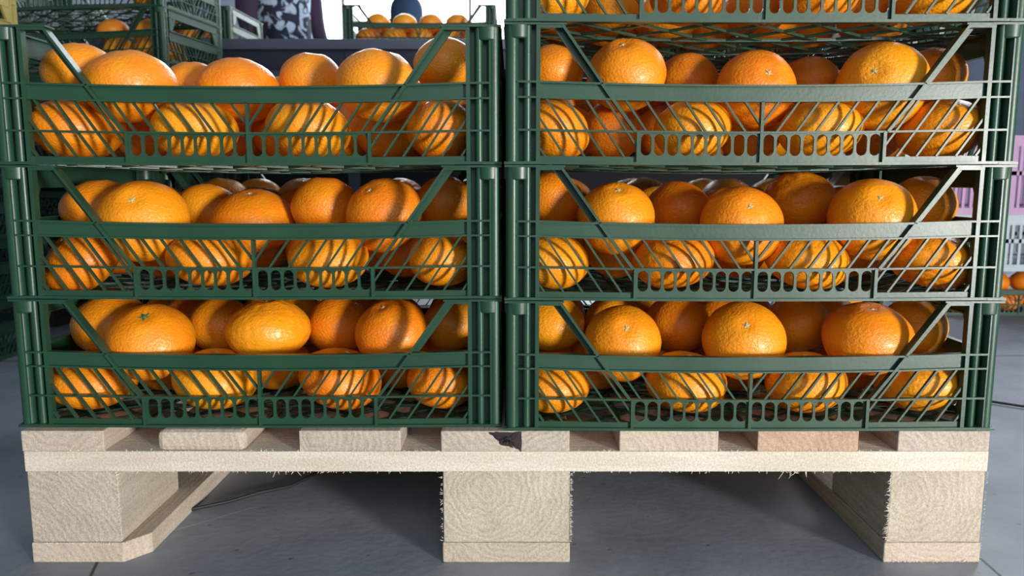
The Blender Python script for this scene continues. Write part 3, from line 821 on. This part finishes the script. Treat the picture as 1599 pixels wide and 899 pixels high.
 ('R3','T',0.1267,0.0769,0.5117,0.0423,0.0368,'s',(-0.21,-0.53,0.82)),
 ('R3','T',0.2641,0.0733,0.4960,0.0424,0.0382,'s',(0.07,-0.92,0.38)),
 ('R3','T',0.3895,0.0563,0.4977,0.0465,0.0396,'s',(-0.56,-0.76,0.32)),
 ('R3','U',0.0500,0.1257,0.5218,0.0360,0.0292,'s',None),
 ('R3','U',0.2053,0.1390,0.5128,0.0360,0.0308,'r',None),
 ('R3','U',0.3454,0.1390,0.5092,0.0360,0.0308,'s',None),
 ('R3','U',0.4615,0.0959,0.5102,0.0360,0.0324,'s',None),
 ('R3','V',0.1306,0.2023,0.5034,0.0360,0.0251,'s',None),
 ('R3','V',0.2743,0.1894,0.5018,0.0360,0.0267,'s',None),
 ('R3','V',0.4082,0.1816,0.5018,0.0360,0.0267,'s',None),
 ('R3','C',0.0700,0.1790,0.4560,0.0400,0.0340,'s',None),
 ('R3','C',0.1900,0.1790,0.4560,0.0400,0.0340,'s',None),
 ('R3','C',0.3236,0.1902,0.4560,0.0400,0.0340,'s',None),
 ('R3','C',0.4575,0.1932,0.4560,0.0400,0.0340,'s',None),
 ('R3','D',0.1261,0.2416,0.4560,0.0400,0.0340,'s',None),
 ('R3','D',0.2505,0.2376,0.4560,0.0400,0.0340,'s',None),
 ('R3','D',0.3737,0.2488,0.4560,0.0400,0.0340,'s',None),
 ('R3','E',0.0637,0.2443,0.4945,0.0400,0.0340,'s',None),
 ('R3','E',0.1885,0.2458,0.4945,0.0400,0.0340,'s',None),
 ('R3','E',0.3113,0.2520,0.4945,0.0400,0.0340,'s',None),
 ('R3','E',0.4362,0.2520,0.4945,0.0400,0.0340,'s',None),
 ('R4','A',0.0469,0.0490,0.5869,0.0379,0.0294,'s',None),
 ('R4','A',0.1841,0.0490,0.5882,0.0392,0.0307,'r',None),
 ('R4','A',0.3182,0.0495,0.5876,0.0405,0.0301,'s',None),
 ('R4','A',0.4379,0.0520,0.5876,0.0432,0.0301,'s',None),
 ('R4','B',0.1152,0.1170,0.5910,0.0360,0.0335,'s',None),
 ('R4','B',0.2740,0.1162,0.5910,0.0360,0.0335,'s',None),
 ('R4','B',0.4007,0.1186,0.5910,0.0360,0.0335,'s',None),
 ('R4','C',0.0700,0.1790,0.5915,0.0400,0.0340,'s',None),
 ('R4','C',0.1900,0.1790,0.5915,0.0400,0.0340,'s',None),
 ('R4','C',0.3105,0.1798,0.5915,0.0400,0.0340,'s',None),
 ('R4','C',0.4324,0.1848,0.5915,0.0400,0.0340,'s',None),
 ('R4','D',0.1300,0.2410,0.5915,0.0400,0.0340,'s',None),
 ('R4','D',0.2500,0.2410,0.5915,0.0400,0.0340,'s',None),
 ('R4','D',0.3700,0.2410,0.5915,0.0400,0.0340,'s',None),
]
ORD = ['first', 'second', 'third', 'fourth', 'fifth', 'sixth']
ROWT = {'A': 'lower front row', 'B': 'lower second row', 'C': 'lower third row', 'D': 'lower back row',
        'T': 'upper front row', 'U': 'upper second row', 'V': 'upper third row', 'E': 'upper back row'}
CR = {'L1': 'bottom crate of left stack', 'L2': 'middle crate of left stack', 'L3': 'top crate of left stack',
      'R1': 'bottom crate of right stack', 'R2': 'second crate of right stack', 'R3': 'third crate of right stack', 'R4': 'topmost crate of right stack'}
LOOK = {'s': 'smooth', 'r': 'ribbed', 'p': 'pebbly'}
rows = {}
for t in ORANGES: rows.setdefault((t[0], t[1]), []).append(t)
i = 0
for (c, row), lst in rows.items():
    lst.sort(key=lambda t: t[2])
    for n, t in enumerate(lst):
        green = (c == 'L1' and row == 'T' and n == 0)
        o = put_orange(i, t[2], t[3], t[4]-.001, t[5], t[6], t[7], t[8], green); i += 1
        extra = 'orange with green stem' if green else 'orange'
        tag(o, '%s %s, %s from left, %s, %s' % (LOOK[t[7]], extra, ORD[n], ROWT[row], CR[c]), 'orange', 'oranges in the '+CR[c])

# ------------------------------------------------------------------ cables on the floor
m = MB(); m.tube([(-.20, .42, .003), (-.235, .32, .003), (-.267, .239, .003), (-.286, .200, .003), (-.318, .180, .003), (-.350, .150, .003), (-.39, .125, .003), (-.45, .115, .003)], .0022, 8)
tag(m.build('floor_cable', M['rubber']), 'thin dark cable lying on the floor under the pallet, left side', 'cable')
m = MB(); m.tube([(.70, .90, .004), (.80, .70, .004), (.876, .590, .004), (.95, .53, .004), (1.15, .47, .004), (1.5, .40, .004)], .0022, 8)
tag(m.build('floor_cable', M['rubber']), 'dark cable lying on the floor right of the crate stacks', 'cable')

# ------------------------------------------------------------------ background: pallet, stacks, table
def recolour(t, mat):
    done = {}
    for ch in t.children:
        if ch.data not in done:
            d = ch.data.copy(); d.materials[0] = mat; done[ch.data] = d
        ch.data = done[ch.data]
def far_pallet(x, y, rz, label, zs=1.0, ys=.38):
    c = copy_tree(pal)
    for ch in list(c.children):
        if ch.name.startswith('frayed'): bpy.data.objects.remove(ch)
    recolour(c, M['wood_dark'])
    c.location = (x, y, 0); c.rotation_euler = (0, 0, rz); c.scale = (1, ys, zs)
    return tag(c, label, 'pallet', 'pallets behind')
phi = R(-8)
cornerx, cornery = -.875, 1.26          # front right corner of the left background stack
ux, uy = math.cos(phi), math.sin(phi); wx, wy = -math.sin(phi), math.cos(phi)
sx_, sy_ = cornerx - ux*HW + wx*HD, cornery - uy*HW + wy*HD
ptop = .158
def loc_in(cx, cy, rz, dx, dy): return (cx+math.cos(rz)*dx-math.sin(rz)*dy, cy+math.sin(rz)*dx+math.cos(rz)*dy)
ppx, ppy = loc_in(sx_, sy_, phi, -.20, -.13)
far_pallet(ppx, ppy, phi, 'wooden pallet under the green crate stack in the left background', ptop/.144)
lv = ['bottom crate', 'second crate up', 'third crate up', 'fourth crate up', 'fifth crate up', 'top crate']
cnt = [1000]
def fill(cx, cy, z0, rz, spots, where):
    for n, (dx, dy, layer) in enumerate(spots):
        x, y = loc_in(cx, cy, rz, dx, dy); cnt[0] += 1
        o = put_orange(cnt[0], x, y, z0+.0055+.033+(.052 if layer else 0), .041, .033, 's', None)
        tag(o, 'small distant orange %s' % where, 'orange', 'oranges '+where)
row_spots = [(-.18, -.095, 0), (-.09, -.095, 0), (0, -.095, 0), (.09, -.095, 0), (.18, -.095, 0), (.18, .0, 0), (.18, .095, 0)]
up_spots = [(-.12, -.07, 1), (-.03, -.07, 1), (.06, -.07, 1), (.15, -.05, 1), (.14, .05, 1)]
for k in range(6):
    place_crate((sx_, sy_, ptop+.0005+CH*k), phi, 'green plastic %s of the tall stack in the left background' % lv[k], 'green crates in the left background')
for k in (4, 5):
    fill(sx_, sy_, ptop+.0005+CH*k, phi, row_spots[4:5] if k == 5 else row_spots[3:6]+up_spots[2:4], 'in the %s of the left background stack' % ('top crate' if k == 5 else 'fifth crate'))
bk = [(x, y, 1) for x in (-.18, -.06, .06, .18) for y in (-.08, .08)]  # fruit filling the added second row
fill(LXC+.014, BACKY, Z0+CH, 0, bk, 'in the added middle crate behind the left stack')
fill(LXC+.014, BACKY, Z0+CH*2, 0, [(x, y, 0) for x in (-.18, -.06, .06, .18) for y in (-.08, .08)], 'in the added top crate behind the left stack')
fill(RXC+.014, BACKY, Z0+CH, 0, bk, 'in the added second crate behind the right stack')
fill(RXC+.014, BACKY, Z0+CH*2, 0, bk, 'in the added third crate behind the right stack')
fill(RXC+.014, BACKY, Z0+CH*3, 0, bk, 'in the added uppermost crate behind the right stack')
# nearer stack at the left edge with a yellow crate on it
ex, ey = -1.14-HW, .80+HD
for k in range(5):
    place_crate((ex, ey, .001+CH*k), 0, 'green plastic %s at the left edge, under the yellow crate' % lv[k], 'green crates at the left edge')
yc = copy_tree(crate0)
recolour(yc, M['yellow']); yc.location = (ex, ey, .001+CH*5); yc.rotation_euler = (0, 0, 0)
tag(yc, 'yellow plastic crate on top of the stack at the left edge', 'crate')

# steel sorting table in front of the big window
tb = tag(empty('steel_table', (-.2, 2.05, 0)), 'long grey steel work table in front of the bright window', 'table')
TZ = .835
m = MB(); m.box(-1.75, 1.2, -.32, .34, TZ-.030, TZ); m.box(-1.75, 1.2, -.325, -.32, TZ-.030, TZ+.002); m.build('table_top', M['steel'], tb, .002)
m = MB(); m.box(-1.74, 1.19, -.305, -.30, TZ-.085, TZ-.030); m.box(-1.74, 1.19, .30, .305, TZ-.085, TZ-.030); m.build('apron', M['steel_dark'], tb)
m = MB(); m.box(-1.70, 1.15, -.285, -.28, TZ-.30, TZ-.085); m.build('front_sheet', M['steel'], tb)
m = MB(); m.box(-1.70, 1.15, -.282, -.277, .03, TZ-.30); m.build('shade_panel', M['under'], tb)  # added sheet, its black stands in for the shade under the table
for x in (-1.70, -.3, 1.15):
    for y in (-.29, .29):
        m = MB(); m.box(x-.02, x+.02, y-.02, y+.02, 0, TZ-.03); m.build('leg', M['steel_dark'], tb, .002)
tcx, tcy = -.300, 2.03
place_crate((tcx, tcy, TZ+.0024), 0, 'green plastic crate of oranges on the table, before the bright window', 'crates on the table')
fill(tcx, tcy, TZ+.0024, 0, [(-.18, -.095, 0), (-.09, -.095, 0), (0, -.095, 0), (.09, -.095, 0), (.18, -.095, 0), (-.13, -.02, 0), (-.04, -.02, 0), (.05, -.02, 0), (.14, -.02, 0), (-.15, -.06, 1), (-.06, -.06, 1), (.03, -.06, 1), (.12, -.06, 1)], 'in the table crate before the window')
ucx, ucy = -.93-HW+.01, 2.05+HD-.14
place_crate((ucx, ucy, TZ+.0024), R(-3), 'green plastic crate of oranges on the table beside the flowered worker', 'crates on the table')
fill(ucx, ucy, TZ+.0024, R(-3), row_spots+[(.14, -.06, 1), (.14, .04, 1), (.05, -.06, 1)], 'in the table crate beside the flowered worker')

# right background stack: green crate of oranges, pale crate, lilac crate
def lug(mat, w, d, h, label, loc, rz=0):
    """straight sided crate with small slots in its walls"""
    t = empty('slotted_crate')
    def wall(L_):
        m = MB(); n = int(L_/.022)
        m.box(-L_/2, L_/2, 0, .004, h-.030, h); m.box(-L_/2, L_/2, 0, .004, 0, .020); m.box(-L_/2, L_/2, 0, .004, h*.50, h*.50+.012)
        m.box(-L_/2, L_/2, -.005, .006, h-.006, h); m.box(-L_/2, L_/2, -.004, .004, .016, .020)
        for i in range(n+1):
            u = -L_/2+L_*i/n; wd = .004 if i % 4 else .012
            m.box(max(-L_/2, u-wd), min(L_/2, u+wd), 0, .004, .02, h-.03)
        return m
    f = wall(w); s = wall(d-.012)
    for nm, mb, fn in (('front_panel', f, lambda v: (v.x, v.y-d/2, v.z)), ('back_panel', f, lambda v: (v.x, d/2-v.y, v.z)),
                       ('side_panel', s, lambda v: (-w/2+v.y, v.x, v.z)), ('side_panel', s, lambda v: (w/2-v.y, v.x, v.z))):
        c = MB(); c.v = [Vector(fn(v)) for v in mb.v]; c.f = mb.f; c.smooth = mb.smooth; c.build(nm, mat, t)
    c = MB(); c.box(-w/2+.005, w/2-.005, -d/2+.005, d/2-.005, .002, .006); c.build('base', mat, t)
    t.location = loc; t.rotation_euler = (0, 0, rz)
    return tag(t, label, 'crate')
bx, by = 1.52, 1.62
place_crate((bx, by+.05, .001), 0, 'green plastic crate of oranges on the floor in the right background', 'crates in the right background')
fill(bx, by+.05, .001, 0, [(-.18, -.095, 0), (-.09, -.095, 0), (0, -.095, 0), (.09, -.095, 0), (-.12, -.07, 1), (-.03, -.07, 1), (.06, -.07, 1)], 'in the floor crate at the right')
lug(M['white_plastic'], .52, .34, .165, 'pale slotted crate under the lilac crate in the right background', (bx, by+.04, .137))
lug(M['purple'], .52, .34, .225, 'lilac slotted plastic crate on the pale crate, right background', (bx, by+.03, .3025))

# ------------------------------------------------------------------ people behind the table
def skin_body(name, verts, edges, radii, mat, parent=None, root=0, sub=2):
    me = bpy.data.meshes.new(name); me.from_pydata(verts, edges, []); me.update()
    o = bpy.data.objects.new(name, me); COL.objects.link(o)
    sk = o.modifiers.new('skin', 'SKIN'); sk.use_smooth_shade = True
    if not me.skin_vertices: 
        bm = bmesh.new(); bm.from_mesh(me); bm.verts.layers.skin.verify(); bm.to_mesh(me); bm.free()
    for i, r in enumerate(radii):
        v = me.skin_vertices[0].data[i]; v.radius = r if isinstance(r, tuple) else (r, r); v.use_root = (i == root)
    ss = o.modifiers.new('sub', 'SUBSURF'); ss.levels = sub; ss.render_levels = sub
    dg = bpy.context.evaluated_depsgraph_get(); ev = o.evaluated_get(dg)
    new = bpy.data.meshes.new_from_object(ev); new.materials.clear(); new.materials.append(mat)
    new.polygons.foreach_set('use_smooth', [True]*len(new.polygons))
    o.modifiers.clear(); o.data = new
    if parent: o.parent = parent
    return o
def shell(body, name, keep, off, mat, parent):
    """garment following the body: the faces where keep() holds, moved outward"""
    bm = bmesh.new(); bm.from_mesh(body.data); bm.normal_update()
    nrm = {v.index: v.normal.copy() for v in bm.verts}
    kill = [f for f in bm.faces if not keep(f.calc_center_median())]
    bmesh.ops.delete(bm, geom=kill, context='FACES')
    # keep only the largest connected piece
    seen = set(); best = []
    for v in bm.verts:
        if v in seen: continue
        stack_ = [v]; seen.add(v); comp = []
        while stack_:
            q_ = stack_.pop(); comp.append(q_)
            for e in q_.link_edges:
                w_ = e.other_vert(q_)
                if w_ not in seen: seen.add(w_); stack_.append(w_)
        if name in ('shoes', 'trousers') or len(comp) > len(best): best = best+comp if name in ('shoes', 'trousers') else comp
    keepset = set(best)
    bmesh.ops.delete(bm, geom=[v for v in bm.verts if v not in keepset], context='VERTS')
    for v in bm.verts: v.co += v.normal*off
    me = bpy.data.meshes.new(name); bm.to_mesh(me); bm.free(); me.materials.append(mat)
    o = bpy.data.objects.new(name, me); COL.objects.link(o); o.parent = parent
    s = o.modifiers.new('thick', 'SOLIDIFY'); s.thickness = .004; s.offset = -1
    return o
def hand(V, E_, Rd, wrist, d, side):
    """palm and five bent fingers as chains from the wrist; d is the pointing direction, side the thumb side"""
    d = Vector(d).normalized(); side = Vector(side).normalized(); dn = d.cross(side)
    w0 = Vector(V[wrist]); V.append(tuple(w0+d*.045)); Rd.append((.030, .016)); palm = len(V)-1; E_.append((wrist, palm))
    for k, L_ in enumerate((.070, .078, .072, .056)):
        b0 = w0+d*.085+side*(.028-.019*k); prev = palm
        for i, t in enumerate((0, .4, .75, 1.0)):
            p = b0+d*L_*t+dn*(-.012*t*t*2); V.append(tuple(p)); Rd.append((.0095-.0015*t,)*2); E_.append((prev, len(V)-1)); prev = len(V)-1
    prev = palm
    for t in (.45, .75, 1.0):
        p = w0+d*(.02+.06*t)+side*(.025+.035*t); V.append(tuple(p)); Rd.append((.011,)*2); E_.append((prev, len(V)-1)); prev = len(V)-1
def head(parent, body_skin, z, y, x, hair_mat, name='hair', scarf=False):
    h = MB()
    return h
def figure(seated):
    V = []; E_ = []; Rd = []
    def a(p, r, prev=None):
        V.append(p); Rd.append(r if isinstance(r, tuple) else (r, r)); 
        if prev is not None: E_.append((prev, len(V)-1))
        return len(V)-1
    H = .46 if seated else .92
    pel = a((0, 0, H), (.155, .115))
    wa = a((0, 0, H+.17), (.125, .095), pel)
    ch = a((0, 0, H+.34), (.150, .105), wa)
    up = a((0, 0, H+.46), (.110, .080), ch)
    nk = a((0, 0, H+.54), (.052, .052), up)
    a1 = a((0, -.012, H+.62), (.062, .074), nk)
    a2 = a((0, -.012, H+.70), (.076, .090), a1)
    a(  (0, -.008, H+.77), (.058, .066), a2)
    for s in (-1, 1):
        sh = a((s*.165, 0, H+.455), .056, up)
        el = a((s*.215, -.02 if seated else .0, H+.19), .042, sh)
        wr = a((s*.17, -.22, H+.12) if seated else (s*.225, -.09, H-.04), .028, el)
        hand(V, E_, Rd, wr, (-.25*s, -1, -.35) if seated else (-.05*s, -.35, -1), (-s, 0, .15) if seated else (0, -1, .3))
        hp = a((s*.085, 0, H-.04), .092, pel)
        if seated:
            kn = a((s*.12, -.42, H+.0), .062, hp); an = a((s*.12, -.40, .085), .038, kn)
        else:
            kn = a((s*.095, -.01, .49), .062, hp); an = a((s*.095, .01, .085), .038, kn)
        t = V[an]
        fo = a((t[0], t[1]-.08, .040), (.042, .034), an); a((t[0], t[1]-.17, .028), (.036, .024), fo)
    return V, E_, Rd, H
def face(parent, H, skinm):
    """nose, ears and eyes on the head"""
    n = MB(); n.tube([(0, -.086, H+.675), (0, -.103, H+.650), (0, -.098, H+.640)], [.008, .013, .009], 8); n.build('nose', skinm, parent)
    for s in (-1, 1):
        e = MB(); e.tube([(s*.072, -.01, H+.665), (s*.082, 0, H+.655), (s*.074, -.004, H+.630)], [.010, .014, .008], 8); e.build('ear', skinm, parent)
        e = MB(); e.tube([(s*.028-.010, -.0865, H+.676), (s*.028, -.0905, H+.677), (s*.028+.010, -.0865, H+.676)], [.003, .006, .003], 8); e.build('eye', M['rubber'], parent)
    e = MB(); e.tube([(-.022, -.082, H+.617), (0, -.089, H+.616), (.022, -.082, H+.617)], [.003, .006, .003], 8); e.build('mouth', M['purple'], parent)

# worker in the flowered apron, standing, turned a little
p1 = tag(empty('person', (-1.03, 2.86, 0), R(62)), 'standing person in a white-flowered dark apron and plum sleeves, behind the table', 'person')
V, E_, Rd, H = figure(False)
b1 = skin_body('body', V, E_, Rd, M['skin'], p1)
shell(b1, 'blouse', lambda c: H-.02 < c.z < H+.525 and not (abs(c.x) > .19 and c.z < H+.0), .006, M['plum'], p1)
shell(b1, 'apron', lambda c: H-.34 < c.z < H+.40 and abs(c.x) < .125+max(0, H+.1-c.z)*.25 and c.y > -.16, .012, M['floral'], p1)
shell(b1, 'trousers', lambda c: .10 < c.z < H+.0 and abs(c.x) < .21 and c.y > -.14, .005, M['plum'], p1)
shell(b1, 'shoes', lambda c: c.z < .10, .006, M['shoe'], p1)
shell(b1, 'hair', lambda c: c.z > H+.60 and (c.y > -.03 or c.z > H+.735), .012, M['rubber'], p1)
face(p1, H, M['skin'])
# seated worker with a dark blue headscarf behind the table crate
p2 = tag(empty('person', (-.475, 2.90, 0), R(184)), 'seated person in dark blue headscarf facing away, behind the table crate at the window', 'person')
V, E_, Rd, H = figure(True)
b2 = skin_body('body', V, E_, Rd, M['skin'], p2)
shell(b2, 'jacket', lambda c: c.z > H-.10 and c.z < H+.53 and c.y > -.19 and abs(c.x) < .30, .008, M['navy'], p2)
shell(b2, 'trousers', lambda c: .10 < c.z < H+.10 and abs(c.x) < .23 and (c.y > -.50 or c.z < H-.1), .005, M['navy'], p2)
shell(b2, 'shoes', lambda c: c.z < .10, .006, M['shoe'], p2)
shell(b2, 'headscarf', lambda c: c.z > H+.57 and (c.y > -.05 or c.z > H+.725), .010, M['navy'], p2)
face(p2, H, M['skin'])
st = tag(empty('stool', (-.475, 2.90, 0)), 'steel stool under the seated person in blue', 'stool')
m = MB(); m.cyl(0, 0, .300, .325, .16, 24); m.build('seat', M['steel_dark'], st, .003)
for k in range(4):
    a = math.pi/4+k*math.pi/2; m = MB(); m.tube([(.12*math.cos(a), .12*math.sin(a), .300), (.16*math.cos(a), .16*math.sin(a), 0.0)], .011, 8); m.build('leg', M['steel_dark'], st)
